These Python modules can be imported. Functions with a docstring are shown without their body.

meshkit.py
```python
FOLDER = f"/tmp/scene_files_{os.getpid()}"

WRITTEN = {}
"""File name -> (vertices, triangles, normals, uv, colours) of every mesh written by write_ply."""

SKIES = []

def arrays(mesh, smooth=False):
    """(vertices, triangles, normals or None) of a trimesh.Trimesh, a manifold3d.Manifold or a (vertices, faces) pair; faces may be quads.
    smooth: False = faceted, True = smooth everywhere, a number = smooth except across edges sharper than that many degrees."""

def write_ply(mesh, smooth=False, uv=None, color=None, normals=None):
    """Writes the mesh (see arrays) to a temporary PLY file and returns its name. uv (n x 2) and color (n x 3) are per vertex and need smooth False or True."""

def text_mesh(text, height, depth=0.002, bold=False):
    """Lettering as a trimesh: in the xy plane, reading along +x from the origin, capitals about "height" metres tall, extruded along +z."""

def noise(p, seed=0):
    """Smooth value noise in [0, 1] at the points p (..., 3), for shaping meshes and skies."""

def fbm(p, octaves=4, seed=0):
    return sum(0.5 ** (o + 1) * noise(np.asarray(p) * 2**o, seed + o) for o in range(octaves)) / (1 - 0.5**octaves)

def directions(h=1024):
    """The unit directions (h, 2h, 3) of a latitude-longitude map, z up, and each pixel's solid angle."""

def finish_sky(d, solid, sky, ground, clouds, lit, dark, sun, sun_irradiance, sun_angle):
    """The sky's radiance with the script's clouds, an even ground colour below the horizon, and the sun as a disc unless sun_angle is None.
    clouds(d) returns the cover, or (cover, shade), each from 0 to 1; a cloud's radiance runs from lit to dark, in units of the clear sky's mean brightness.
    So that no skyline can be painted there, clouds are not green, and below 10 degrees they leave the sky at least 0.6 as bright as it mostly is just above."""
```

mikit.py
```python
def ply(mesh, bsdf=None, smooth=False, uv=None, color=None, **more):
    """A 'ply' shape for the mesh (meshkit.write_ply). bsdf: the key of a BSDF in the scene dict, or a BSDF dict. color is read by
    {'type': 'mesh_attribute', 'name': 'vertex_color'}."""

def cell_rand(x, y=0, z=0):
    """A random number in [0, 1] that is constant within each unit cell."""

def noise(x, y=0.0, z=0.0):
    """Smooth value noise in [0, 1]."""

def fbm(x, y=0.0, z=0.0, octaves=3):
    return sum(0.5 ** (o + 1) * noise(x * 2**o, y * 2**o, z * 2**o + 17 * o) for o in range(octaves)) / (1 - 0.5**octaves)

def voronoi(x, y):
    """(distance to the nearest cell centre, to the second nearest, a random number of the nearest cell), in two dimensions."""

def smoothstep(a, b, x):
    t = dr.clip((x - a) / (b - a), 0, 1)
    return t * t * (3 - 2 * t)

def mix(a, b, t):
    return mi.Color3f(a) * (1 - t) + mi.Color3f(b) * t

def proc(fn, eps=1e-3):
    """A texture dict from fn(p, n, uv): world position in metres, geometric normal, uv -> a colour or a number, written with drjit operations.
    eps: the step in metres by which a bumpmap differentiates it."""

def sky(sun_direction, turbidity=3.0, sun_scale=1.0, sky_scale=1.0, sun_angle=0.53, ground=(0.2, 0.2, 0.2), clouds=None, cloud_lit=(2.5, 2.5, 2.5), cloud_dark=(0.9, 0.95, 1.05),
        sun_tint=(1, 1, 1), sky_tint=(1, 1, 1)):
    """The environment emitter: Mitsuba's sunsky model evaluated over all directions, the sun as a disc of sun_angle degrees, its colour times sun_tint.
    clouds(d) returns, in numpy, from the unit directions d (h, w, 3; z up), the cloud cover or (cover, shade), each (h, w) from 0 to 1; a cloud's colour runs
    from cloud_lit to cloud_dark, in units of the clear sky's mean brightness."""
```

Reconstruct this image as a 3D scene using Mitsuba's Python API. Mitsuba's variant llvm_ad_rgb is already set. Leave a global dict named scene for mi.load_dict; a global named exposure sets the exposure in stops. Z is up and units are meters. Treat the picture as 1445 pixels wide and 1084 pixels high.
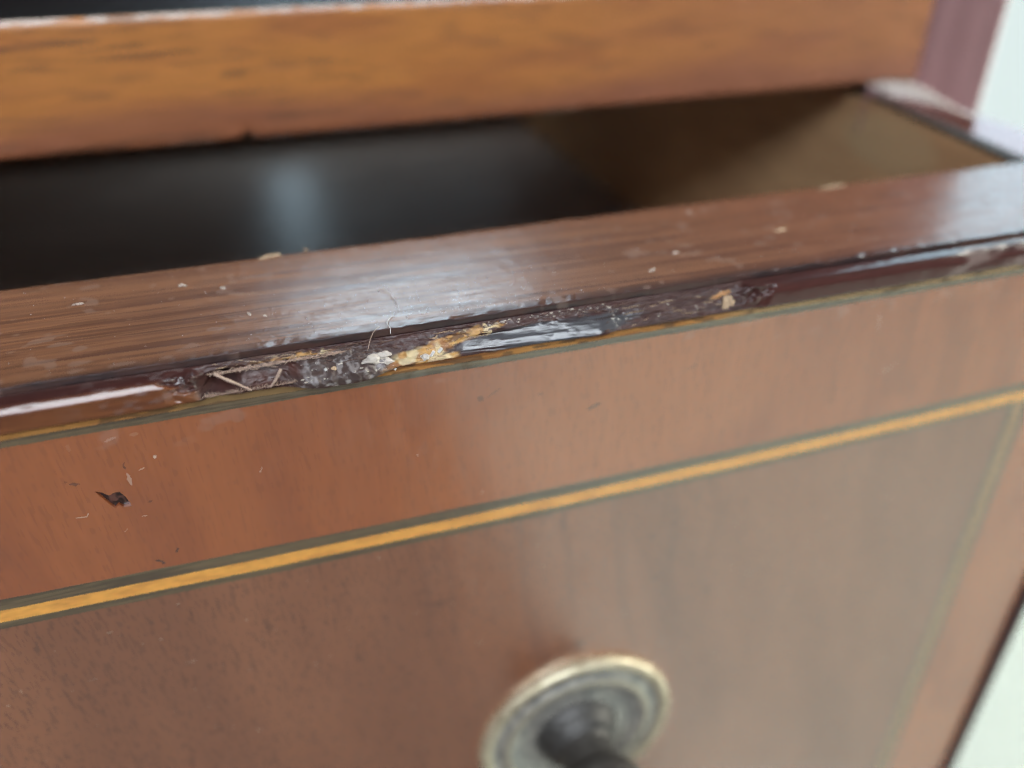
import math, random
import numpy as np, trimesh, drjit as dr, mitsuba as mi, mikit, meshkit
from shapely.geometry import Polygon, box as sbox
from mikit import noise, fbm, smoothstep, mix, proc

T = mi.ScalarTransform4f
scene, labels = {}, {}
exposure = 0.0
MM = 0.001

# ------------------------------------------------------------------ camera
CAM = np.array([-31.818, -70.488, 108.136])
FWD = np.array([0.257423, 0.808779, -0.528782])
UP = np.array([0.169275, 0.501018, 0.848721])
scene['camera'] = {'type': 'thinlens', 'fov': 63.83, 'fov_axis': 'x', 'near_clip': 0.005, 'far_clip': 30.0,
                   'aperture_radius': 0.00150, 'focus_distance': 0.0800,
                   'to_world': T().look_at(origin=(CAM * MM).tolist(), target=((CAM + 100 * FWD) * MM).tolist(), up=UP.tolist())}

# ------------------------------------------------------------------ light: a room window, added light panes (metres) and a dim room ambience
def pane_light(name, c, u, v, rgb):
    """a glowing pane (room window, added light): rectangle with centre c, half vectors u, v; emits along u x v"""
    n = np.cross(u, v); n = n / np.linalg.norm(n)
    m = np.eye(4); m[:3, 0] = u; m[:3, 1] = v; m[:3, 2] = n; m[:3, 3] = c
    scene[name] = {'type': 'rectangle', 'to_world': T(m.tolist()), 'bsdf': {'type': 'diffuse', 'reflectance': {'type': 'rgb', 'value': [.1, .1, .1]}},
                   'emitter': {'type': 'area', 'radiance': {'type': 'rgb', 'value': rgb}}}
    labels[name] = {'kind': 'structure'}

# front-left window behind the viewer, then added panes behind the chest and on the right
pane_light('window_pane', [-0.75, -2.1, 1.95], [-1.45, 0, 0], [0, 0, 0.60], [8.4, 9.1, 9.8])
pane_light('window_pane_001', [0.28, 1.35, 0.80], [0.48, 0, 0], [0, 0, 0.70], [4.1, 5.6, 6.6])  # added for the bright patch reflected on the ledge
pane_light('window_pane_002', [1.65, 1.35, 1.15], [0.85, 0, 0], [0, 0, 1.05], [1.7, 2.5, 2.95])  # added, dimmer, for the reflection at the right end of the ledge
pane_light('window_pane_003', [1.45, 1.35, -0.18], [1.05, 0, 0], [0, 0, 0.255], [0.69, 0.80, 0.78])  # glowing panel added as the bright white background
pane_light('window_pane_004', [1.5, 0.18, 0.45], [0, -0.55, 0], [0, 0, 0.8], [7.7, 7.7, 6.8])  # added to brighten the carpet and the sheen it throws
scene['room_light'] = {'type': 'constant', 'radiance': {'type': 'rgb', 'value': [0.165, 0.162, 0.16]}}

# ------------------------------------------------------------------ materials
def mm(p):
    return p.x * 1000., p.y * 1000., p.z * 1000.

def blob(a, b, ca, cb, ra, rb, rot=0.0, soft=0.35):
    c, s = math.cos(rot), math.sin(rot)
    u, v = a - ca, b - cb
    q = dr.square((u * c + v * s) / ra) + dr.square((-u * s + v * c) / rb)
    return 1 - smoothstep(1 - soft, 1 + soft, q)

def mat(name, color, rough=0.4, spec=0.5, coat=0.0, coatg=0.9, metallic=0.0, bump=None, scale=1.0, **more):
    d = {'type': 'principled', 'base_color': color if isinstance(color, dict) else {'type': 'rgb', 'value': list(color)},
         'roughness': rough, 'metallic': metallic, **({} if spec is None else {'specular': spec}), **more}
    if coat: d['clearcoat'] = coat; d['clearcoat_gloss'] = coatg
    if bump is not None:
        d = {'type': 'bumpmap', 'arbitrary': proc(bump, eps=6e-5), 'scale': scale, 'bsdf': d}
    scene[name] = {'type': 'twosided', 'bsdf': d}

def c_cross(p, n, uv):           # crossbanded mahogany, figure runs up the face
    x, y, z = mm(p)
    w = x + 1.2 * noise(x * .12, z * .07) + .05 * z
    fig = fbm(w * .16, z * .04, 3., 3)
    fine = fbm(w * 2.6, z * .3, 9., 2)
    c = mix((.325, .092, .028), (.28, .076, .025), smoothstep(.35, .75, fig))
    c = mix(c, (.40, .125, .036), .45 * smoothstep(.5, .8, noise(x * .06 + 5, z * .09)))
    c = c * (.94 + .12 * fine)
    st = smoothstep(.62, .85, noise(w * .45 + 40, z * .06)) * smoothstep(.5, .75, noise(x * .05, z * .15, 4.))
    c = mix(c, (.14, .042, .023), .22 * st)
    pore = smoothstep(.68, .84, noise(w * 5.5, z * .8, 15.)); c = mix(c, (.17, .05, .025), .22 * pore)
    rub = smoothstep(.62, .8, fbm(x * .35, z * .5, 2., 3)) * smoothstep(60.5, 64.5, z)
    c = mix(c, (.36, .19, .14), .35 * rub)
    # knocks and scuffs
    k = noise(x * 3, z * 3, 1.) * .8
    for (cx, cz, rx, rz, a, s) in KNOCKS:
        c = mix(c, (.035, .02, .017), s * blob(x + k * .4, z + k * .3, cx, cz, rx, rz, a))
    for (cx, cz, rx, rz, a, s) in SCUFFS:
        c = mix(c, (.62, .46, .36), s * blob(x + k * .25, z, cx, cz, rx, rz, a))
    return c

def c_field(p, n, uv):           # field veneer with short dark pores
    x, y, z = mm(p)
    lean = x + (.10 + .12 * smoothstep(-25., 5., x)) * z
    c = mix((.255, .096, .046), (.205, .075, .037), smoothstep(.3, .75, fbm(lean * .11, z * .03, 1., 3)))
    streak = smoothstep(.55, .8, noise(lean * .55 + 2. * noise(x * .05, z * .08), z * .028 + 7.))
    zone = blob(x, z, -1., 32., 22., 22., -.5, .8)
    c = mix(c, (.11, .05, .036), (.03 + .2 * zone) * streak)
    pore = smoothstep(.66, .82, noise(lean * 4.4, z * .8, 5.)) * (.45 + .55 * noise(x * .2, z * .2, 8.))
    c = mix(c, (.075, .03, .02), 0.32 * pore * smoothstep(10., -30., x + .3 * z) + .15 * pore)
    pore2 = smoothstep(.70, .84, noise(lean * 6.5, z * 1.3, 15.))
    c = mix(c, (.09, .04, .028), .4 * pore2)
    c = mix(c, (.07, .03, .025), .35 * smoothstep(.78, .86, fbm(x * .32, z * .4, 3., 2)) * zone)
    fl = smoothstep(.955, .985, noise(x * 1.1, z * 1.1, 77.))
    return mix(c, (.5, .38, .28), .35 * fl)

def b_field(p, n, uv):
    x, y, z = mm(p)
    lean = x + .10 * z
    return -.006e-3 * (smoothstep(.62, .82, noise(lean * 3.4, z * .62, 5.)) + .5 * noise(lean * 7., z * 1.4, 3.)) + .02e-3 * noise(x * .25, z * .12)

def b_cross(p, n, uv):
    x, y, z = mm(p)
    return .012e-3 * noise(x * .5, z * .12) + .003e-3 * noise(x * 4., z * .8) + .02e-3 * noise(x * .12, z * .1, 4.)

def c_ledge(p, n, uv):           # straight grained top edge of the drawer front
    x, y, z = mm(p)
    wv = y + .35 * noise(x * .05, y * .2) + .02 * x
    g = fbm(x * .045, wv * 1.6, 2., 3)
    fine = noise(x * .22, wv * 6.5, 8.)
    c = mix((.222, .100, .053), (.12, .049, .029), smoothstep(.3, .72, g))
    c = mix(c, (.25, .105, .05), .5 * smoothstep(-40., -62., x) * smoothstep(.3, .6, noise(x * .1, wv * 3)))
    c = mix(c, (.20, .075, .043), .55 * smoothstep(0., 35., x))
    c = c * (.86 + .28 * fine)
    c = mix(c, (.055, .024, .018), .40 * smoothstep(.66, .82, noise(x * .16, wv * 4.2, 31.)))
    c = mix(c, (.045, .022, .02), .8 * smoothstep(2.1, .5, y + .5 * noise(x * .2, 3.)))  # dark reflection along the front edge put into the colour
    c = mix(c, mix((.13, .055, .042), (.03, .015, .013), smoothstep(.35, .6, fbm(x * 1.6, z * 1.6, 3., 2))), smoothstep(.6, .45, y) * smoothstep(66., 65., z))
    c = mix(c, mix((.075, .036, .03), (.04, .024, .025), smoothstep(.3, .7, fbm(x * .35, z * 1.2, 2., 3))), smoothstep(.6, .45, y) * smoothstep(66., 67., z))  # same painted dark band carried down the edge face
    worn = smoothstep(.70, .80, fbm(x * .5, y * .7, 5., 2))
    c = mix(c, (.30, .2, .16), .35 * worn)
    return c

def b_ledge(p, n, uv):
    x, y, z = mm(p)
    wv = y + .35 * noise(x * .05, y * .2) + .02 * x
    return .010e-3 * noise(x * .14, wv * 4.2, 31.) + .005e-3 * noise(x * .4, wv * 8.) + .05e-3 * noise(x * .09, y * .12) + .008e-3 * smoothstep(.7, .8, noise(x * 2.2, y * 2.2))

def r_ledge(p, n, uv):
    x, y, z = mm(p)
    return .21 + .12 * noise(x * .3, y * 2.2, 4.) + .06 * noise(x * 1.6, y * 1.6, 9.)

def c_rail(p, n, uv):
    x, y, z = mm(p)
    wv = z + .5 * noise(x * .06, z * .3)
    g = fbm(x * .05, wv * .30, 2., 3)
    c = mix((.50, .19, .045), (.41, .145, .042), smoothstep(.42, .75, g))
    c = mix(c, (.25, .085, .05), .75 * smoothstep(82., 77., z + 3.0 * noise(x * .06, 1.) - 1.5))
    c = mix(c, (.34, .14, .085), .5 * smoothstep(-10., 70., x))  # purpler towards the right: haze put into the colour
    dash = smoothstep(.58, .84, noise(x * .16 + .3 * noise(x, z), wv * 2.1, 12.)) * smoothstep(.45, .75, noise(x * .045, wv * .25, 21.))
    c = mix(c, (.13, .055, .03), .62 * dash * smoothstep(45., -25., x))
    c = mix(c, (.22, .085, .045), .35 * smoothstep(.55, .85, fbm(x * .16, wv * .8, 33., 2)))
    c = mix(c, (.66, .56, .50), .85 * smoothstep(91.75, 92.05, z + .4 * (noise(x * .8, 3.) - .5)) * smoothstep(.1, .5, noise(x * .5, 9.) + .15))  # pale band along the top arris
    c = mix(c, (.55, .42, .34), .3 * smoothstep(75.6, 75.1, z) * smoothstep(.72, .82, noise(x * .3, 5.)))
    return c * (.92 + .16 * noise(x * .3, wv * 3.))

def b_rail(p, n, uv):
    x, y, z = mm(p)
    return .05e-3 * noise(x * .2, z * .35) + .01e-3 * noise(x * .6, z * 3.)

def c_stile(p, n, uv):
    x, y, z = mm(p)
    g = fbm(x * .5, y * .5, z * .05, 3)
    return mix((.29, .15, .155), (.235, .115, .12), smoothstep(.2, .8, g))

def c_dark(p, n, uv):
    x, y, z = mm(p)
    return mix((.46, .34, .28), (.32, .24, .20), fbm(x * .04, y * .3, z * .3, 3))

def c_side(p, n, uv):            # drawer lining, brown with a paler patch
    x, y, z = mm(p)
    c = mix((.68, .43, .23), (.54, .32, .17), fbm(y * .08, z * .5, 4., 3))
    return mix(c, (.62, .45, .26), .7 * blob(y, z, 50., 66., 12., 5.))

def c_string(p, n, uv):
    x, y, z = mm(p)
    g = fbm(x * .35, z * 2.0, 1., 3)
    c = mix((.80, .37, .07), (.66, .285, .055), smoothstep(.35, .75, g))
    return c * (.92 + .16 * noise(x * 1.5, z * 4.))

def c_olive(p, n, uv):
    x, y, z = mm(p)
    c = mix((.125, .088, .045), (.07, .048, .027), smoothstep(.3, .7, fbm(x * .12, z * 4.5, 6., 3)))
    return c * (.85 + .3 * noise(x * .9, z * 6.))

def c_bare(p, n, uv):            # raw edge of the core showing under the bead
    x, y, z = mm(p)
    g = fbm(x * .25, z * 2.6, y * .5, 3)
    c = mix((.50, .235, .07), (.30, .12, .04), smoothstep(.35, .7, g))
    c = mix(c, (.20, .135, .065), .85 * smoothstep(-45., -40., x) * smoothstep(-27., -31., x))
    c = mix(c, (.54, .39, .20), .8 * smoothstep(12., 22., x))
    return mix(c, (.12, .07, .04), .7 * smoothstep(.66, .8, noise(x * .6, z * 2.5, 3.)))

def c_bead(p, n, uv):
    x, y, z = mm(p)
    h = (69.9 - z) / 2.9                                   # 0 at the top of the bead, 1 at its foot
    k1, k2 = fbm(x * .7, z * 1.3, y, 3) - .5, fbm(x * 2.2, z * 2.6, 7., 2) - .5
    g = noise(x * .3, z * 5., y * 5.)
    c = mix((.075, .026, .022), (.04, .016, .016), g)
    front = smoothstep(-1.3, -1.9, y)
    c = mix(c, mix((.22, .078, .030), (.13, .042, .022), fbm(x * .2, z * 2.2, 3., 2)), front * smoothstep(-28., -38., x))  # left front face browner; dark reflection on the top is in the colour
    c = mix(c, (.075, .022, .018), front * smoothstep(14., 20., x))  # right front face darkened, its shade put into the colour
    scuff = smoothstep(.56, .72, fbm(x * .9, z * 1.4, y * 1.4 + 3., 3))
    c = mix(c, (.24, .19, .19), .30 * scuff * smoothstep(-53., -44., x) * smoothstep(-38., -42., x))
    # broken length
    dam = smoothstep(-41., -38.8, x + k1 * 2) * smoothstep(17.6, 15.8, x + k1 * 2)
    grey = mix((.075, .036, .032), (.12, .078, .072), smoothstep(.45, .75, fbm(x * .5, z * 2.2, 5., 3)))
    grey = mix(grey, (.035, .016, .014), .75 * smoothstep(.5, .68, fbm(x * .22, z * 3.0, 15., 3)))
    crumb = blob(x + 2 * k1, z + k1, -26.8, 67.4, 5.2, 2.2)
    c = mix(c, mix((.075, .05, .046), (.30, .27, .27), smoothstep(.50, .74, fbm(x * 1.7, z * 1.7, 11., 3))), .85 * crumb)  # pale spots are painted glints on the crumbly wood
    # hollow
    hol = blob(x, z, -35.2, 68.3, 4.8, 1.1)
    c = mix(c, mix((.11, .036, .026), (.045, .02, .018), fbm(x * .9, z * 1.5, 2., 3)), .9 * hol)
    # raw yellow wood
    raw = mix((.56, .31, .10), (.33, .145, .05), smoothstep(.35, .7, fbm(x * .8 + z, z * 1.6, 4., 3)))
    raw = mix(raw, (.66, .52, .30), smoothstep(.5, .7, noise(x * 1.1, z * 1.8, 6.)))
    r = dr.maximum(blob(x + 1.6 * k1, z + 1.5 * k1, -17.8, 68.35, 4.9, .62, .17, .5), blob(x + k1, z + .8 * k1, -17.6, 67.3, 2.4, .48, .05, .4))
    r = dr.maximum(r, blob(x + k1, z + k2, -12.6, 69.15, 2.6, .34, .1, .5))
    r = dr.maximum(r, .8 * blob(x + k1, z + .5 * k2, -31.0, 69.45, 3.6, .22, .02, .6))
    c = mix(c, raw, r)
    c = mix(c, (.10, .04, .022), .8 * blob(x + k1, z + k2, -15.0, 69.0, 1.3, .28, .2))
    # smooth split face with old dark polish
    slab = blob(x + .6 * k1, z + .6 * k1, -5.6, 68.2, 10.0, .95, .03, .35)
    c = mix(c, mix((.075, .075, .085), (.04, .028, .03), smoothstep(.45, .75, fbm(x * .25, z * 4.2, 8., 3))), slab * (1 - r))
    # pale chips near the right end of the break
    c = mix(c, (.50, .25, .10), blob(x + k2, z + k2 * .5, 14.3, 69.0, 1.2, .22, .1))
    c = mix(c, (.42, .33, .29), .4 * smoothstep(43.2, 46.2, x + k1 + (68.6 - z) * .8) * smoothstep(.35, .7, fbm(x * .4, z, y, 2)))
    return c

def r_bead(p, n, uv):
    x, y, z = mm(p)
    dam = smoothstep(-41., -38.8, x) * smoothstep(17.6, 15.8, x)
    slab = blob(x, z, -5.6, 68.2, 10.0, 1.0, .03)
    r = .13 + .07 * noise(x, z * 3.) + dam * (.22 + .28 * noise(x * 1.5, z * 4.))
    return r * (1 - slab) + slab * (.13 + .08 * noise(x * .5, z * 6.))

def b_bead(p, n, uv):
    x, y, z = mm(p)
    dam = smoothstep(-41., -38.8, x) * smoothstep(17.6, 15.8, x)
    slab = blob(x, z, -5.6, 68.2, 10.0, 1.0, .03)
    return dam * (1 - .8 * slab) * (.022e-3 * fbm(x * 1.6, y * 3., z * 3.5, 2)) + .006e-3 * noise(x * .5, y * 6., z * 6.) + .012e-3 * noise(x * .8, y * 2., z * 2.)

def c_brass(p, n, uv):
    x, y, z = mm(p)
    r = dr.sqrt(x * x + z * z)
    tar = fbm(x * .6, z * .6, y, 3)
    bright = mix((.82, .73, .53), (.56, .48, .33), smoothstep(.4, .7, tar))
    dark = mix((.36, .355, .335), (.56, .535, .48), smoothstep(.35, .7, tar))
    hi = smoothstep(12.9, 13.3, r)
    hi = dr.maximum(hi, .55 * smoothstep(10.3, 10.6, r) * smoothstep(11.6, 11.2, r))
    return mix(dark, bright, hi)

def c_floor(p, n, uv):
    a, b = p.x, p.y
    return mix((.13, .10, .08), (.09, .07, .055), fbm(a * 2., b * 30., 1., 3))

def c_carpet(p, n, uv):
    a, b = p.x, p.y
    c = mix((.355, .375, .315), (.435, .45, .395), fbm(a * 5., b * 5., 1., 3))
    return mix(c, (.50, .50, .42), .5 * smoothstep(.55, .75, fbm(a * 9., b * 9., 4., 2)))

# (X, Z, half length, half height, angle, strength) in mm on the drawer face
KNOCKS = [(-52.5, 59.7, .42, .13, -.5, .6), (-53.3, 60.0, .16, .13, 0., .35), (-46.7, 56.0, .3, .09, .4, .5), (-45.57, 49.25, .13, .22, 0., .8), (-47.45, 48.2, .55, .14, -.55, .9), (-46.2, 46.9, .55, .12, -.6, .5),
          (-12.7, 61.1, .45, .3, -.7, .45), (-11.2, 61.5, .9, .10, .55, .35), (.4, 57.3, .85, .17, .35, .75), (-47.9, 60.7, .10, .35, .0, .6), (-6., 60.3, .4, .12, .3, .3), (12.4, 60.2, .5, .12, .3, .3)]
SCUFFS = [(-47.9, 59.0, .16, .75, .05, .38), (-48.4, 63.8, .5, .12, .35, .26), (-46.3, 63.9, .4, .2, .1, .12), (-45.13, 61.0, .10, .2, 0., .75), (-46.6, 59.9, .28, .06, .4, .5), (-53.0, 55.6, .55, .07, -.1, .5), (-52.4, 55.75, .3, .06, .7, .5),
          (-47.6, 54.3, .3, .06, -.1, .5), (-49.6, 53.0, .25, .05, .9, .35), (-35.9, 57.2, .07, .38, -.4, .42), (40.8, 54.4, 1.3, .10, .45, .42), (-20., 55.2, .12, .08, .3, .5), (37.4, 61.6, .22, 1.2, .15, .16), (-52.0, 63.6, .2, .4, 0., .08), (-13., 48.3, .08, .25, -.4, .4)]


def r_face(p, n, uv):
    x, y, z = mm(p)
    return .15 + .07 * fbm(x * .22, z * .22, 3., 3) + .06 * smoothstep(.55, .75, noise(x * 1.2, z * .5, 6.))

mat('mat_cross', proc(c_cross), proc(r_face), None, 1.0, .8, bump=b_cross, eta=2.95)
mat('mat_field', proc(c_field), proc(r_face), None, 1.0, .8, bump=b_field, eta=2.95)
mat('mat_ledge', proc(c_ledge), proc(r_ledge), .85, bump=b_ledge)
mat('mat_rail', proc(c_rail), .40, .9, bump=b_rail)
mat('mat_stile', proc(c_stile), .35, 1.0)
mat('mat_dark', proc(c_dark), .5, .4)
mat('mat_bottom', proc(c_dark), .36, .05)
mat('mat_side', proc(c_side), .5, .4)
mat('mat_string', proc(c_string), .26, None, .8, .8, bump=b_cross, eta=2.6)
mat('mat_string_side', (.34, .19, .085), .33, None, .8, .8, eta=2.6)
mat('mat_olive', proc(c_olive), .26, None, .8, .8, bump=b_cross, eta=2.8)
mat('mat_bare', proc(c_bare), .6, .3)
mat('mat_bead', proc(c_bead), proc(r_bead), .8, bump=b_bead)
mat('mat_sidebead', (.06, .03, .03), .3, .7)
mat('mat_brass', proc(c_brass), .42, .6, metallic=.65)
mat('mat_stem', (.10, .096, .092), .5, .6, metallic=.7)
mat('mat_glue', (.62, .56, .50), .3, .6)
mat('mat_darkedge', (.035, .025, .022), .6, .3)
mat('mat_shelf_shade', (.012, .010, .010), .7, .1)  # near-black shelf colour stands in for the deep shade above the rail
mat('mat_pale', (.52, .46, .42), .35, .6)
mat('mat_glint', (.80, .78, .76), .2, .7)
mat('mat_tan', (.56, .40, .26), .6, .3)
mat('mat_fibre', (.50, .36, .29), .6, .3)
mat('mat_fibre_dark', (.12, .065, .05), .5, .5)
mat('mat_lint', (.62, .58, .58), .6, .3)
mat('mat_dust', (.55, .47, .42), .7, .3)
mat('mat_floor', proc(c_floor), .5, .3)
mat('mat_carpet', proc(c_carpet), .8, .2)
mat('mat_wall', (.84, .86, .85), .8, .2)

# ------------------------------------------------------------------ mesh helpers (millimetres in, metres out)
def put(key, mesh, bsdf, smooth=False, **lab):
    if isinstance(mesh, tuple):
        mesh = trimesh.Trimesh(mesh[0], mesh[1], process=False)
    m = mesh.copy(); m.apply_scale(MM)
    scene[key] = mikit.ply(m, bsdf, smooth=smooth)
    if lab: labels[key] = lab
    return key

def numbered(base):
    k, i = base, 0
    while k in scene: i += 1; k = f'{base}_{i:03d}'
    return k

def bx(x0, x1, y0, y1, z0, z1):
    m = trimesh.creation.box(extents=(x1 - x0, y1 - y0, z1 - z0)); m.apply_translation(((x0 + x1) / 2, (y0 + y1) / 2, (z0 + z1) / 2)); return m

def slab_xz(poly, y0, y1):
    """polygon in (x, z) extruded from y0 to y1"""
    m = trimesh.creation.extrude_polygon(poly, y1 - y0)
    v = np.array(m.vertices); m.vertices = np.c_[v[:, 0], y0 + v[:, 2], v[:, 1]]; m.invert(); m.fix_normals(); return m

def grid(P):
    """quad grid from (n, m, 3)"""
    n, k = P.shape[:2]
    i = np.arange(n * k).reshape(n, k)
    q = np.stack([i[:-1, :-1], i[1:, :-1], i[1:, 1:], i[:-1, 1:]], -1).reshape(-1, 4)
    return P.reshape(-1, 3), np.vstack([q[:, [0, 1, 2]], q[:, [0, 2, 3]]])

def tube(pts, rad, sides=6):
    p = np.asarray(pts, float); t = np.gradient(p, axis=0); t /= np.linalg.norm(t, axis=1, keepdims=True)
    a = np.cross(t, [.31, .2, .93]); a /= np.linalg.norm(a, axis=1, keepdims=True); b = np.cross(t, a)
    ang = np.arange(sides) * 2 * np.pi / sides
    r = np.broadcast_to(rad, (len(p),))[:, None, None]
    v = p[:, None] + r * (np.cos(ang)[None, :, None] * a[:, None] + np.sin(ang)[None, :, None] * b[:, None])
    n = len(p); i = np.arange(n * sides).reshape(n, sides); j = np.roll(i, -1, 1)
    q = np.stack([i[:-1], j[:-1], j[1:], i[1:]], -1).reshape(-1, 4)
    f = [q[:, [0, 1, 2]], q[:, [0, 2, 3]]]
    v = np.vstack([v.reshape(-1, 3), p[:1], p[-1:]])
    for k in range(sides):
        f.append(np.array([[n * sides, j[0, k], i[0, k]], [n * sides + 1, i[-1, k], j[-1, k]]]))
    return trimesh.Trimesh(v, np.vstack(f), process=False)

def nz(x, y, z=0, o=3, seed=0):
    """numpy fbm in [-1, 1]"""
    x, y, z = np.broadcast_arrays(np.asarray(x, float) + 37.1 * seed, np.asarray(y, float), np.asarray(z, float))
    def h(i, j, k):
        s = np.sin(i * 127.1 + j * 311.7 + k * 74.7) * 43758.5453
        return s - np.floor(s)
    def one(x, y, z):
        i, j, k = np.floor(x), np.floor(y), np.floor(z)
        a, b, c = [t * t * (3 - 2 * t) for t in (x - i, y - j, z - k)]
        L = lambda p, q, t: p + (q - p) * t
        return L(L(L(h(i, j, k), h(i + 1, j, k), a), L(h(i, j + 1, k), h(i + 1, j + 1, k), a), b), L(L(h(i, j, k + 1), h(i + 1, j, k + 1), a), L(h(i, j + 1, k + 1), h(i + 1, j + 1, k + 1), a), b), c)
    return sum(.5 ** (q + 1) * one(x * 2 ** q, y * 2 ** q, z * 2 ** q + 9 * q) for q in range(o)) / (1 - .5 ** o) * 2 - 1

def ss(a, b, x):
    t = np.clip((x - a) / (b - a), 0, 1); return t * t * (3 - 2 * t)

def lump(c, r, seed, amp=.35, sub=2):
    m = trimesh.creation.icosphere(subdivisions=sub)
    v = np.array(m.vertices); d = 1 + amp * nz(v[:, 0] * 1.6, v[:, 1] * 1.6, v[:, 2] * 1.6, 2, seed)
    m.vertices = v * d[:, None] * np.asarray(r) + np.asarray(c); return m

def lathe(profile, n=96):
    """(radius, y) revolved about the axis x = z = 0 along y"""
    pr = np.asarray(profile, float); a = np.linspace(0, 2 * np.pi, n + 1)
    P = np.stack([np.outer(np.cos(a), pr[:, 0]), np.tile(pr[:, 1], (n + 1, 1)), np.outer(np.sin(a), pr[:, 0])], -1)
    m = trimesh.Trimesh(*grid(P), process=False); m.merge_vertices(); m.update_faces(m.nondegenerate_faces()); return m

random.seed(4); rng = np.random.default_rng(4)

# ------------------------------------------------------------------ setting (mm)
def sheet(key, P, bsdf):
    put(key, (np.array(P, float), np.array([[0, 1, 2], [0, 2, 3]])), bsdf); labels[key] = {'kind': 'structure'}
FZ = -450.
sheet('floor', [[-5000, -4000, FZ], [6000, -4000, FZ], [6000, 1420, FZ], [-5000, 1420, FZ]], 'mat_floor')  # unseen dark floor added so the left drawer front reflects little
sheet('carpet', [[150, -1900, FZ + 6], [3200, -1900, FZ + 6], [3200, 1340, FZ + 6], [150, 1340, FZ + 6]], 'mat_carpet')  # left edge placed so its pale reflection covers only the right front
sheet('wall', [[-5000, 1380, FZ - 5], [6000, 1380, FZ - 5], [6000, 1380, 2600], [-5000, 1380, 2600]], 'mat_wall')

# ------------------------------------------------------------------ chest carcass
labels['chest'] = {'label': 'antique mahogany chest carcass with orange-brown rail above the open drawer', 'category': 'chest'}
RY = 58.0
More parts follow.
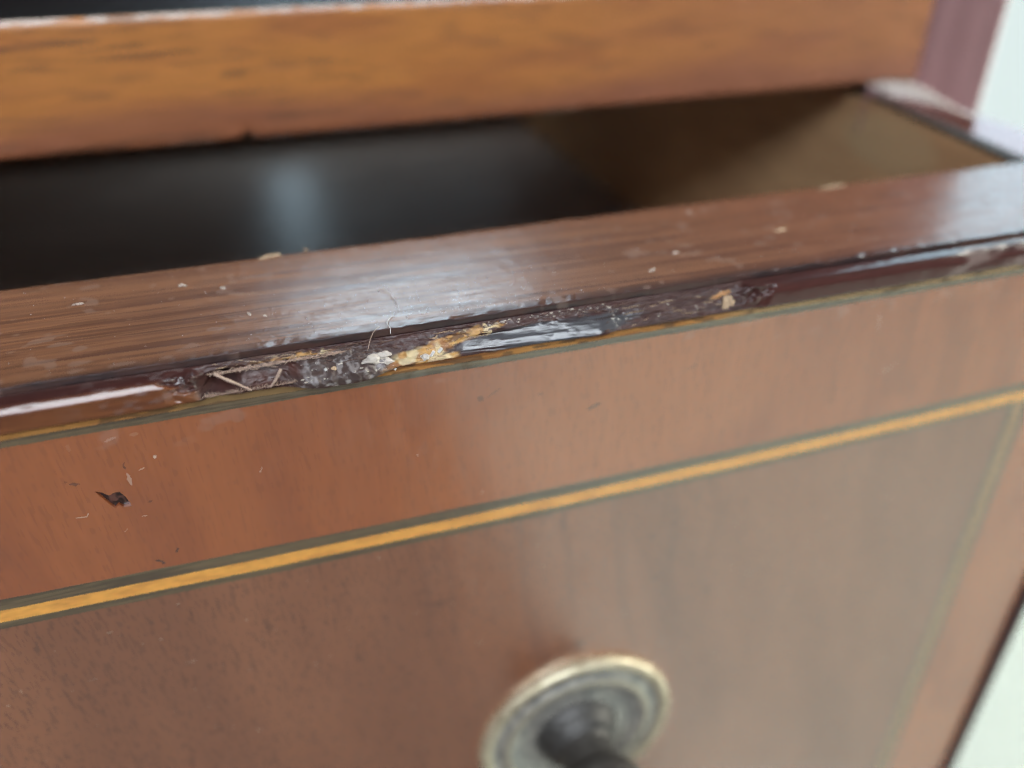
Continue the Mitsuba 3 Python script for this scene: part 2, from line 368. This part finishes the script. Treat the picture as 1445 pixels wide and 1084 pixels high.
# rail: rounded front edges, pale uneven top arris
pr = [(RY + 14, 74.6), (RY + .9, 74.75), (RY + .25, 75.0), (RY, 75.6), (RY, 76.2), (RY, 77.), (RY, 78.2), (RY, 91.0), (RY + .02, 91.5), (RY + .12, 91.9), (RY + .4, 92.3), (RY + .75, 92.4), (RY + 1.2, 91.6), (RY + 1.3, 80.)]
xs = np.linspace(-176, 88.05, 560)
P = np.zeros((len(xs), len(pr), 3))
for i, x in enumerate(xs):
    for j, (y, z) in enumerate(pr):
        w = .10 * nz(x * .35, j * .7, 0, 3, 1) if 0 < j < 12 else 0
        P[i, j] = (x, y + w + (.06 * nz(x * .9, z * .4, 0, 2, 2) if j in (8, 9, 10) else 0), z + w * .6)
        k = ((0, 1, 1, .8, .45, .15) + (0,) * 12)[j]     # nick in the lower edge
        P[i, j, 2] += .75 * k * math.exp(-((x + 31.5) / .8) ** 2); P[i, j, 1] += .4 * k * math.exp(-((x + 31.5) / .9) ** 2)
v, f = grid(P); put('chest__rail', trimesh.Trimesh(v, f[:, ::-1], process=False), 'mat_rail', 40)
st = trimesh.creation.extrude_polygon(Polygon([(87.9, RY + .35), (88.4, RY), (89.2, RY - .12), (104.4, RY - .2), (105.2, RY + .2), (105.6, RY + 1), (105.6, RY + 14), (88, RY + 14)]), 240)
st.apply_translation((0, 0, 67.3)); put('chest__stile', st, 'mat_stile', 50)
# side walls of the drawer opening, polished top edge on the right
def wall_x(x0, x1, y0, y1, z0, z1, c=.7):
    poly = Polygon([(x0, z0), (x1, z0), (x1, z1 - c), (x1 - c * .3, z1 - c * .3), (x1 - c, z1), (x0 + c, z1), (x0 + c * .3, z1 - c * .3), (x0, z1 - c)])
    m = trimesh.creation.extrude_polygon(poly, y1 - y0); v = np.array(m.vertices); m.vertices = np.c_[v[:, 0], y0 + v[:, 2], v[:, 1]]; m.fix_normals(); return m
put('chest__side_panel', wall_x(88.3, 105.0, 26, 310, FZ + 1, 67.2), 'mat_stile', 50)
t = np.linspace(0, 1, 60)
def pl(p): p = np.array(p, float); k = np.linspace(0, 1, len(p)); return np.c_[np.interp(t, k, p[:, 0]), np.interp(t, k, p[:, 1]), np.interp(t, k, p[:, 2])]
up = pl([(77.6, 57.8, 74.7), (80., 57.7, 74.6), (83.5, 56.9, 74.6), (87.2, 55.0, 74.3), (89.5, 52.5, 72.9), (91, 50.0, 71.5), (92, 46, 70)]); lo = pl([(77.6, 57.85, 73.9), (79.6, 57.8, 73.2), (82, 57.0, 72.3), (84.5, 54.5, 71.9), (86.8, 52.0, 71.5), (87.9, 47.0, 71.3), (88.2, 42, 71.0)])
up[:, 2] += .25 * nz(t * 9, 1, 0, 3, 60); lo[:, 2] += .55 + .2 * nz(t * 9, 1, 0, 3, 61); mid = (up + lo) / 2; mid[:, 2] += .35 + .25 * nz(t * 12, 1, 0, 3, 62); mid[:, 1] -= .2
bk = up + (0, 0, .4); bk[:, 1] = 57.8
P = np.stack([np.c_[lo[:, 0], lo[:, 1] + .4, 0 * t + 66.], lo], 1); v, f = grid(P)
put('chest__stile_foot', trimesh.Trimesh(v, f[:, ::-1], process=False), 'mat_stile', 40)
P = np.stack([lo, mid, up, bk], 1); v, f = grid(P); put('chest__stile_foot__pale_edge', trimesh.Trimesh(v, f[:, ::-1], process=False), 'mat_pale', 60, label='pale corner at the foot of the right stile')  # pale strip filling the corner below the stile
put('chest__side_panel_001', wall_x(-193, -176, 26, 310, FZ + 1, 67.2), 'mat_stile', 50)
st2 = st.copy(); st2.apply_translation((-281.7, 0, 0)); put('chest__stile_001', st2, 'mat_stile', 50)
put('chest__shelf', bx(-175.6, 88, RY + 14.2, 270, 76.5, 78.5), 'mat_shelf_shade')
put('chest__upper_side', bx(88.6, 104.5, RY + 14.2, 310, 67.6, 305), 'mat_dark')
put('chest__upper_side_001', bx(-192.5, -176.6, RY + 14.2, 310, 67.6, 305), 'mat_dark')
put('chest__top_panel', bx(-198, 110, RY - 2, 312, 307.5, 320), 'mat_stile')
# back boards; gaps above and low down invented to let added light in
GX0, GX1, SX0, SX1 = -22, 128, -24, -6
put('chest__back_board', bx(-192, GX0, 311, 318, 92, 305), 'mat_dark')
put('chest__back_board_003', bx(SX0 + .3, SX1 - .3, 311, 318, FZ + 2, 46), 'mat_dark')
put('chest__back_board_001', bx(-192, SX0, 311, 318, FZ + 2, 91.5), 'mat_dark')
put('chest__back_board_002', bx(SX1, 104, 311, 318, FZ + 2, 91.5), 'mat_dark')
put('chest__bottom_panel', bx(-175, 88, 26, 310, -110, -100), 'mat_dark')
put('chest__apron', bx(-175, 88, 26.5, 45, FZ + 1, -110.4), 'mat_stile')

# ------------------------------------------------------------------ drawer
labels['drawer'] = {'label': 'pulled-out mahogany drawer with chipped top bead, yellow string inlay and brass knob plate', 'category': 'drawer'}
XL, XR = -170.0, 83.0
# front board: ledge on top, eased edges
prof = [(.42, -85), (.42, 66.7), (.42, 67.3), (.42, 67.9), (.42, 68.5), (.42, 69.0), (.42, 69.4), (.36, 69.6), (.34, 70.3), (.35, 70.6), (.42, 70.63), (.9, 70.64), (1.5, 70.64)] + [(y, 70.64) for y in np.linspace(2.5, 21.5, 24)] + [(22.3, 70.58), (22.9, 70.3), (23.2, 69.7), (23.25, 68.), (23.25, -85)]
xs = np.concatenate([np.linspace(XL, -42, 260), np.linspace(-41.9, -34, 60), np.linspace(-33.9, XR + 1.6, 340)])
P = np.zeros((len(xs), len(prof), 3)); pa = np.array(prof)
P[..., 0] = xs[:, None]; P[..., 1] = pa[None, :, 0]; P[..., 2] = pa[None, :, 1]
top = pa[:, 1] > 69
P[:, top, 2] += .05 * nz(xs[:, None] * .06, pa[None, top, 0] * .1, 0, 2, 5) + .02 * nz(xs[:, None] * .5, pa[None, top, 0] * .4, 0, 2, 6)
pit = (np.abs(pa[:, 0] - .42) < .01) & (pa[:, 1] > 67) & (pa[:, 1] < 69.2)
P[:, pit, 1] += 3.5 * np.exp(-((xs[:, None] + 38.0) / 1.25) ** 4)
arr = (pa[:, 0] < 1) & top & (pa[:, 1] > 69.5)
P[:, arr, 2] -= .30 * np.clip(nz(xs[:, None] * .7, pa[None, arr, 0] * 2, 0, 3, 7), 0, 1)
arr = (pa[:, 0] > 22) & top
P[:, arr, 2] -= .22 * np.clip(nz(xs[:, None] * .35, pa[None, arr, 0] * 2, 0, 3, 8) - .1, 0, 1)
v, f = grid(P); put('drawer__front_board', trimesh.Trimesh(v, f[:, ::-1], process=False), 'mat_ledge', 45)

# veneers and inlay, butted, 0.6 mm thick
VX = 65.87
def bow(x): return 44.45 + .0002 * (x - 5) ** 2
def strip_poly(x0, x1, za, zb, jit=.04, seed=0, n=160, bowed=True):
    x = np.linspace(x0, x1, n); b = bow(x) if bowed else 0 * x
    lo = b + za + jit * nz(x * .35, seed, 0, 3, seed); hi = b + zb + jit * nz(x * .35, seed + 5.5, 0, 3, seed + 1)
    return Polygon(list(zip(x, lo)) + list(zip(x[::-1], hi[::-1])))
A0, A1, A2, A3 = -1.65, -.78, .78, 2.2       # lower dark, yellow, upper dark limits about the bow
xe = VX + .78
yel = strip_poly(XL, xe, A1, A2, .05, 3); upd = strip_poly(XL, xe + 1.0, A2 - .3, A3, .06, 6).difference(yel); lod = strip_poly(XL, VX - .78 - .9, A0, A1 + .3, .06, 9).difference(yel)
vy = Polygon([(VX - .75, -85), (VX + .75, -85), (VX + .78, 46), (VX - .78, 46)]).difference(yel).difference(upd)
vd1 = Polygon([(VX - 1.65, -85), (VX - .75, -85), (VX - .78, 46), (VX - 1.68, 46)]).difference(yel).difference(upd)
vd2 = Polygon([(VX + .75, -85), (VX + 1.75, -85), (VX + 1.78, 48), (VX + .78, 46)]).difference(yel).difference(upd)
def biggest(g): return g if g.geom_type == 'Polygon' else max(g.geoms, key=lambda q: q.area)
Y0, Y1 = 0., .40
for key, g, m, lab in (('drawer__string_inlay', yel, 'mat_string', 'yellow string line running along the drawer face'), ('drawer__string_inlay_001', vy, 'mat_string_side', 'pale string line running down the right side'),
                       ('drawer__string_border', upd, 'mat_olive', None), ('drawer__string_border_001', lod, 'mat_olive', None), ('drawer__string_border_002', vd1, 'mat_olive', None), ('drawer__string_border_003', vd2, 'mat_olive', None)):
    put(key, slab_xz(biggest(g), Y0, Y1), m)
    if lab: labels[key] = {'label': lab}
gouge = Polygon([(-51.2, 58.3), (-50.66, 58.05), (-50.16, 57.55), (-49.59, 57.78), (-49.16, 57.72), (-48.79, 57.04), (-48.45, 55.8), (-49.25, 55.84), (-49.59, 56.25), (-49.97, 55.92), (-50.34, 56.45), (-50.69, 57.15)])
cross = sbox(XL, 40, XR, 64.85)
cross = biggest(cross.difference(strip_poly(XL, XR + 5, -60, A2 + .1, .0, 6)).difference(upd).difference(Polygon([(VX + .78, 46.2), (VX + 1.8, 47.5), (VX + 1.8, 40), (VX, 40)]))).difference(gouge)
mitre = Polygon([(VX + 1.78, 46.9), (XR, 64.9), (XR, -90), (VX + 1.78, -90)])
cross_top = biggest(cross.difference(mitre))
put('drawer__crossband', slab_xz(cross_top, Y0, Y1), 'mat_cross')
side_v = biggest(sbox(VX + 1.76, -85, XR, 64.85).intersection(mitre).difference(vd2))
put('drawer__crossband_001', slab_xz(side_v, Y0, Y1), 'mat_cross')
field = biggest(sbox(XL, -85, VX - 1.64, 60).intersection(strip_poly(XL, VX, -150, A1, .0, 9)).difference(lod).difference(yel).difference(vd1))
put('drawer__field_veneer', slab_xz(field, Y0, Y1), 'mat_field')
# exposed core edge and dark line below the bead
x = np.linspace(XL, XR, 500)
def ribbon(za, zb, y_front, y_back, ja, jb, seed):
    lo = za + ja * nz(x * .4, 1, 0, 3, seed); hi = zb + jb * nz(x * .4, 2, 0, 3, seed + 1)
    yf = y_front + .08 * nz(x * .6, 3, 0, 3, seed + 2)
    P = np.stack([np.c_[x, 0 * x + y_back, hi], np.c_[x, yf + .12, hi], np.c_[x, yf, hi - .1], np.c_[x, yf, lo + .08], np.c_[x, yf + .1, lo], np.c_[x, 0 * x + y_back, lo]], 1)
    v, f = grid(P); return trimesh.Trimesh(v, f, process=False)
put('drawer__core_strip', ribbon(65.95, 67.2, -.62, .7, .10, .06, 20), 'mat_bare', 35, label='raw orange wood edge showing under the bead')
put('drawer__dark_line', ribbon(64.86, 66.05, -.16, .7, .05, .05, 30), 'mat_olive', 35)

# ---- the bead, broken away in the middle
U = np.concatenate([np.arange(XL, -62, 1.0), np.arange(-62, -44, .2), np.arange(-44, 20, .085), np.arange(20, 60, .25), np.arange(60, XR + .01, 1.0)])
ip = np.array([(.9, 69.6), (.34, 69.8), (.2, 70.0), (-.1, 70.06), (-.5, 70.02), (-.95, 69.96), (-1.35, 69.88), (-1.55, 69.80), (-1.68, 69.68), (-1.84, 69.46), (-2.0, 69.22), (-2.07, 69.0), (-2.09, 68.6), (-2.08, 68.0), (-2.06, 67.65), (-1.98, 67.4), (-1.8, 67.25), (-1.2, 67.18), (-.4, 67.15), (.9, 67.1)])
bp = np.array([(.9, 69.6), (.35, 69.72), (.18, 69.85), (.05, 69.72), (-.12, 69.5), (-.33, 69.22), (-.51, 68.98), (-.70, 68.72), (-.89, 68.46), (-1.07, 68.22), (-1.23, 68.0), (-1.39, 67.78), (-1.52, 67.58), (-1.56, 67.4), (-1.45, 67.25), (-.9, 67.18), (-.4, 67.15), (.9, 67.1)])
def dense(p, n):
    d = np.r_[0, np.cumsum(np.ones(len(p) - 1))]; t = np.linspace(0, d[-1], n)
    return np.c_[np.interp(t, d, p[:, 0]), np.interp(t, d, p[:, 1])]
NV = 72
I, B = dense(ip, NV), dense(bp, NV)
s = np.linspace(0, 1, NV)[None, :]; X = U[:, None]
mask = ss(.06, .16, s) * ss(.97, .88, s)
jag = 2.6 * nz(X * .5, s * 6, 0, 3, 40)
w = ss(-42.5, -38.4, X + jag) * ss(19.5, 14.5, X + jag) * mask
w = np.maximum(w, .35 * ss(.3, .7, nz(X * .22, s * 2., 0, 3, 41)) * mask * ss(-50, -45, X))          # small losses elsewhere
w = np.maximum(w, .13 * mask * ss(43.4, 46.4, X + (s - .6) * 2.5))
Yb = I[None, :, 0] * (1 - w) + B[None, :, 0] * w
Zb = I[None, :, 1] * (1 - w) + B[None, :, 1] * w
def gauss(a, b): return np.exp(-(a ** 2) - (b ** 2))
rough = .15 * nz(X * .45, s * 9, 0, 3, 42) + .05 * nz(X * 2.6, s * 20, 0, 2, 43) + .10 * nz(X * 1.6, s * 7, 0, 2, 47) * ss(4, -6, X)
slab = ss(-16.5, -14.2, X + 2 * (s - .5)) * ss(2.5, -.5, X) * ss(.30, .40, s + .006 * (X + 6)) * ss(.84, .76, s)
streaky = .17 * nz(X * .16 + .6 * nz(X * .3, s * 2, 0, 2, 48), s * 20, 0, 3, 44)
crumbz = np.exp(-((X + 27) / 4.2) ** 4)
amp = 1.0 * (1 - slab) * (1 + 1.1 * crumbz)
d = w * (rough * amp + streaky * (slab * .15 + .9 * ss(0, 4, X)))
d = d + mask * (.07 * nz(X * .18, s * 3, 0, 3, 50) + .025 * nz(X * .9, s * 6, 0, 2, 51))
d += slab * w * (-.12 * ss(.3, .6, s) - .085 * (X + 6))                                         # split face stands further out
hol = ss(-40.2, -38.6, X) * ss(-30.2, -32.5, X) * ss(.24, .33, s + .03 * nz(X, 0, 0, 2, 45)) * ss(.84, .74, s + .02 * nz(X * 1.4, 3, 0, 2, 46))
dh = 3.2 * np.exp(-((X + 37.8) / 1.25) ** 2 - ((s - .56 + .07 * (X + 37.8)) / .16) ** 2)
d += 1.0 * hol + dh + .5 * gauss((X + 31.6) / .6, (s - .62) / .12)
d -= .75 * crumbz * w * ss(.45, .75, s) * ss(1.0, .9, s)
d += .30 * gauss((X + 15.0) / 1.6, (s - .33) / .06) * w
P = np.stack([np.broadcast_to(X, Yb.shape), Yb + d, Zb - .45 * (d - dh) * (1 - hol) * (1 - slab)], -1)
P[..., 2] -= .9 * crumbz * ss(.6, .85, s) * ss(1.0, .93, s) * (w > 0)
v, f = grid(P); put('drawer__bead', trimesh.Trimesh(v, f, process=False), 'mat_bead', 70, label='dark bead along the top edge, broken away and splintered in the middle')
rb = [(XR - .4, .7), (XR, -.3), (XR + .5, -1.0), (XR + 1.3, -1.3), (XR + 2.1, -1.0), (XR + 2.5, -.2), (XR + 2.5, 20)]
zs = np.linspace(-85, 67.3, 60)
P = np.array([[(a, b, z) for (a, b) in rb] for z in zs]); v, f = grid(P)
put('drawer__bead_001', trimesh.Trimesh(v, f[:, ::-1], process=False), 'mat_sidebead', 60, label='dark bead down the right edge')

# splinters, torn fibres, old glue
def taper(a, b, r, bend, seed):
    a, b = np.array(a, float), np.array(b, float); t = np.linspace(0, 1, 9)[:, None]
    p = a + (b - a) * t + np.array(bend) * (4 * t * (1 - t)) + .03 * np.c_[nz(t[:, 0] * 6, seed), nz(t[:, 0] * 6, seed + 3), nz(t[:, 0] * 6, seed + 6)]
    return tube(p, r * (1 - .25 * t[:, 0] ** 2) * (1 + .15 * nz(t[:, 0] * 8, seed + 9)), 7)
put('drawer__bead__splinter', taper((-38.25, -1.15, 69.55), (-35.30, -1.3, 67.30), .15, (0, -.15, .1), 1), 'mat_fibre', True, label='longer pale splinter across the hollow')
put('drawer__bead__splinter_001', taper((-32.35, -1.45, 69.15), (-33.55, -1.35, 67.35), .16, (.05, -.1, 0), 2), 'mat_fibre', True, label='shorter pale splinter at the right of the hollow')
fib = []
for i in range(260):
    xx = -40.2 + 10.5 * rng.random(); z0 = 67.25 + .12 * rng.random()
    l = .12 + .30 * rng.random() ** 1.5
    fib.append(tube([(xx, -1.35 + .3 * rng.random(), z0), (xx + .06 * rng.normal(), -1.35, z0 + l * .5), (xx + .10 * rng.normal(), -1.2 + .2 * rng.normal(), z0 + l)], [.034, .028, .012], 4))
for i in range(120):
    xx = -39 + 12. * rng.random(); z0 = 69.45 + .01 * (xx + 33)
    l = .35 + .8 * rng.random()
    fib.append(tube([(xx, -.55 - .5 * rng.random(), z0 + .12 * rng.normal()), (xx + l * .5, -.6 - .3 * rng.random(), z0 + .12 * rng.normal()), (xx + l, -.55 - .35 * rng.random(), z0 + .14 * rng.normal())], [.02, .04, .012], 4))
put('drawer__bead__torn_fibres', trimesh.util.concatenate(fib), 'mat_fibre', True, kind='stuff')
g = trimesh.util.concatenate([lump((-23.9, -1.15, 68.35), (.85, .5, .55), 3, .5, 3), lump((-22.6, -1.1, 67.95), (.9, .45, .35), 5, .5, 3), lump((-24.6, -1.2, 67.9), (.6, .4, .4), 6, .5, 3), lump((-22.6, -.9, 68.6), (.7, .35, .3), 8, .5, 3)])
put('drawer__bead__glue_lump', g, 'mat_glue', True, label='whitish lump of old glue')
put('drawer__bead__glue_lump_001', lump((-27.6, -1.35, 68.1), (.3, .2, .33), 12, .25, 2), 'mat_tan', True, label='small yellowish bead of glue')
put('drawer__bead__glue_lump_002', lump((-18.7, -1.35, 67.75), (.5, .3, .42), 14, .4, 3), 'mat_glue', True)
for (cx, cy, cz, r, a) in [(-18.0, -1.45, 68.15, (.12, .10, .30), .6), (-17.2, -1.4, 68.35, (.13, .10, .28), .7), (-28.3, -1.4, 68.2, (.12, .1, .2), -.4), (-30.2, -1.5, 67.6, (.16, .12, .14), 0), (-21.7, -1.35, 67.2, (.1, .1, .26), .5)]:
    m = trimesh.creation.box(extents=np.array(r) * 2); m.apply_transform(trimesh.transformations.rotation_matrix(a, (0, 1, 0))); m.apply_translation((cx, cy, cz))
    put(numbered('drawer__bead__glue_crumb'), m, 'mat_glint')
gl = []
for i in range(110):
    if i < 55: xx = -12 + 13.5 * rng.random(); ss_ = .16 + .10 * rng.random()
    elif i < 92: xx = -31 + 9 * rng.random(); ss_ = .3 + .5 * rng.random()
    else: xx = 1 + 14 * rng.random(); ss_ = .25 + .35 * rng.random()
    k = int(np.argmin(abs(U - xx))); j = int(ss_ * (NV - 1)); q = np.stack([np.broadcast_to(X, Yb.shape), Yb + d, Zb - .45 * d], -1)[k, j]
    m = trimesh.creation.icosphere(subdivisions=1); r = .03 + .075 * rng.random() ** 2
    m.vertices = np.array(m.vertices) * (r * (1 + 1.5 * rng.random()), r * .7, r * .7) + q + (0, -.06, .05); gl.append(m)
put('drawer__bead__loose_crumbs', trimesh.util.concatenate(gl), 'mat_glue', False, kind='stuff')
def fibres(n, zones, r0, seed, frac):
    g = np.random.default_rng(seed); out = []
    S = np.stack([np.broadcast_to(X, Yb.shape), Yb + d, Zb - .45 * d], -1)
    for i in range(n):
        a, b, s0, s1 = zones[i % len(zones)]
        xx = a + (b - a) * g.random(); j = int((s0 + (s1 - s0) * g.random()) * (NV - 1)); l = .5 + 2.2 * g.random() ** 2
        k = [int(np.argmin(abs(U - (xx + l * t)))) for t in (0, .33, .66, 1)]
        lift = np.array([.0, .05, .06, .05 + .25 * g.random() ** 3])
        q = np.array([S[kk, max(1, min(NV - 2, j + int(round(2 * g.normal() * frac))))] for kk in k]); q[:, 1] -= lift; q[:, 2] += lift * .5
        q = np.c_[q[:, 0] + 1e-4 * np.arange(4), q[:, 1:]]
        out.append(tube(q, np.array([.6, 1, .9, .25]) * r0 * (.6 + .8 * g.random()), 5))
    return trimesh.util.concatenate(out)
put('drawer__bead__torn_fibres_001', fibres(150, [(0, 14, .2, .85), (-30, -22, .15, .5), (-38, -31, .12, .3), (-13, 2, .14, .34)], .045, 7, .5), 'mat_fibre_dark', True, kind='stuff')
put('drawer__bead__torn_fibres_002', fibres(60, [(-24, -12, .2, .6), (-20, -15, .6, .9), (2, 14, .3, .8), (-39, -29, .14, .26)], .035, 8, .5), 'mat_tan', True, kind='stuff')
put('drawer__bead__wood_chip', lump((14.9, -1.3, 68.35), (.62, .28, .6), 27, .9, 4), 'mat_tan', True, label='pale tan chip of wood at the right end of the break')

# flecks stuck on the ledge
FLECKS = [((-31.5, 22.5), (1.1, .42), .12), ((-27.4, 23.0), (.2, .3), .0), ((44.6, 22.0), (1.7, .35), .05), ((28.4, 10.3), (1.0, .35), .3), ((-51.2, 16.0), (.45, .16), .1), ((-41.0, 17.3), (.4, .2), -.5), ((-36.9, 15.2), (.22, .42), .6), ((-42.7, 1.2), (.2, .16), .2), ((13.1, 8.1), (.5, .25), .5), ((8.4, 4.5), (.5, .2), .6), ((-53.7, 1.2), (.16, .12), 0.), ((21., 19.5), (.5, .2), .4), ((-34.5, 8.0), (.12, .4), .3), ((-33.0, 7.0), (.14, .14), 0.)]
for i, ((cx, cy), (ra, rb_), a) in enumerate(FLECKS):
    m = lump((0, 0, 0), (ra, rb_, .12), 50 + i, .9, 3); m.apply_transform(trimesh.transformations.rotation_matrix(a, (0, 0, 1)))
    z = 70.62 if cy > 1.2 else 70.5
    m.apply_translation((cx, cy, z)); put(numbered('drawer__white_fleck'), m, 'mat_dust' if i > 3 else 'mat_tan', True)

# drawer box
side = Polygon([(23.3, 69.9), (58, 72.3), (262, 72.6), (262, -85), (23.3, -85)])
def side_mesh(x0, x1):
    m = trimesh.creation.extrude_polygon(side, x1 - x0); v = np.array(m.vertices); m.vertices = np.c_[x0 + v[:, 2], v[:, 0], v[:, 1]]; m.fix_normals(); return m
put('drawer__side_panel', side_mesh(78, 80.6), 'mat_side')
side_b = side; side = Polygon([(23.35, 69.93), (58, 72.33), (262, 72.63), (262, 73.2), (58, 72.9), (23.35, 70.6)])
put('drawer__added_side_cap', side_mesh(77.95, 80.65), 'mat_darkedge')  # dark strip added to stand in for the shaded gap beside it
side = side_b
put('drawer__side_panel_001', side_mesh(XL - 1, XL + 5), 'mat_side')
put('drawer__bottom_panel', bx(XL + 5.2, 77.9, 23.4, 262, 14, 20), 'mat_bottom')
put('drawer__back_panel', bx(XL + 5.2, 77.9, 262.2, 268, -80, 34), 'mat_dark')

# handle: round plate with raised rim, groove, ring, dished middle, stem and knob
plate = [(15.0, .1), (15.05, -.5), (14.9, -1.1), (14.55, -1.5), (14.1, -1.62), (13.65, -1.5), (13.3, -1.15), (13.0, -.85), (12.5, -.75), (12.0, -.85), (11.6, -1.15), (11.2, -1.42), (10.8, -1.5), (10.4, -1.38), (10.0, -1.0), (9.4, -.72),
         (8.4, -.55), (7.2, -.5), (6.2, -.62), (5.4, -1.0), (4.9, -1.6)]
put('drawer__handle__backplate', lathe(plate), 'mat_brass', 60)
stem = [(6.4, -.55), (6.1, -1.3), (5.6, -1.75), (5.3, -2.4), (5.0, -3.1), (4.3, -3.4), (3.9, -3.9), (3.8, -5.0), (3.9, -6.4), (4.1, -7.6)]
put('drawer__handle__stem', lathe(stem, 64), 'mat_stem', 60)
kn = [(4.0, -7.5), (4.6, -7.9), (5.2, -8.8), (5.9, -10.2), (6.1, -11.8), (5.8, -13.4), (4.9, -14.8), (3.4, -15.7), (1.6, -16.1), (.01, -16.2)]
put('drawer__handle__knob', lathe(kn, 64), 'mat_stem', True)

# ------------------------------------------------------------------ loose lint and dust on the ledge
def curl(key, pts, lab, r=.05, m='mat_lint'):
    p = np.array(pts, float); t = np.linspace(0, len(p) - 1, 40)
    q = np.c_[[np.interp(t, range(len(p)), p[:, k]) for k in range(3)]].T
    for _ in range(6): q[1:-1] = (q[:-2] + 2 * q[1:-1] + q[2:]) / 4
    put(key, tube(q, r, 5), m, True, label=lab, category='lint')
curl('lint_fibre', [(-21.3, 8.6, 70.72), (-20.9, 9.8, 71.0), (-20.3, 9.0, 71.1), (-20.1, 6.6, 70.9), (-19.9, 5.2, 70.75), (-20.1, 3.6, 70.72)], 'long pale lint fibre curled on the ledge', .042)
curl('lint_fibre_001', [(-21.0, 2.6, 70.72), (-21.6, 1.6, 70.9), (-21.8, .9, 70.9), (-21.6, .4, 70.7), (-21.7, -.1, 70.3)], 'short pale lint fibre beside the ledge edge', .045)
curl('lint_fibre_002', [(-22.6, .9, 70.75), (-23.3, .2, 70.6), (-23.8, -.6, 70.2), (-24.2, -1.3, 69.5)], 'thin brownish lint fibre hanging over the broken bead', .03, 'mat_fibre')
ds = []
for i in range(420):
    if i < 260: xx, yy = -16 + 7 * rng.normal(), 1.6 + abs(4.2 * rng.normal())
    else: xx, yy = -62 + 110 * rng.random(), 1.6 + 20 * rng.random()
    if yy > 22: continue
    m = trimesh.creation.icosphere(subdivisions=1); r = .02 + .03 * rng.random() ** 3
    m.vertices = np.array(m.vertices) * (r * (1 + 1.6 * rng.random()), r * (1 + rng.random()), r * .6) + (xx, yy, 70.68); ds.append(m)
put('dust', trimesh.util.concatenate(ds), 'mat_lint', False, label='fine pale dust specks scattered on the ledge', category='dust', kind='stuff')
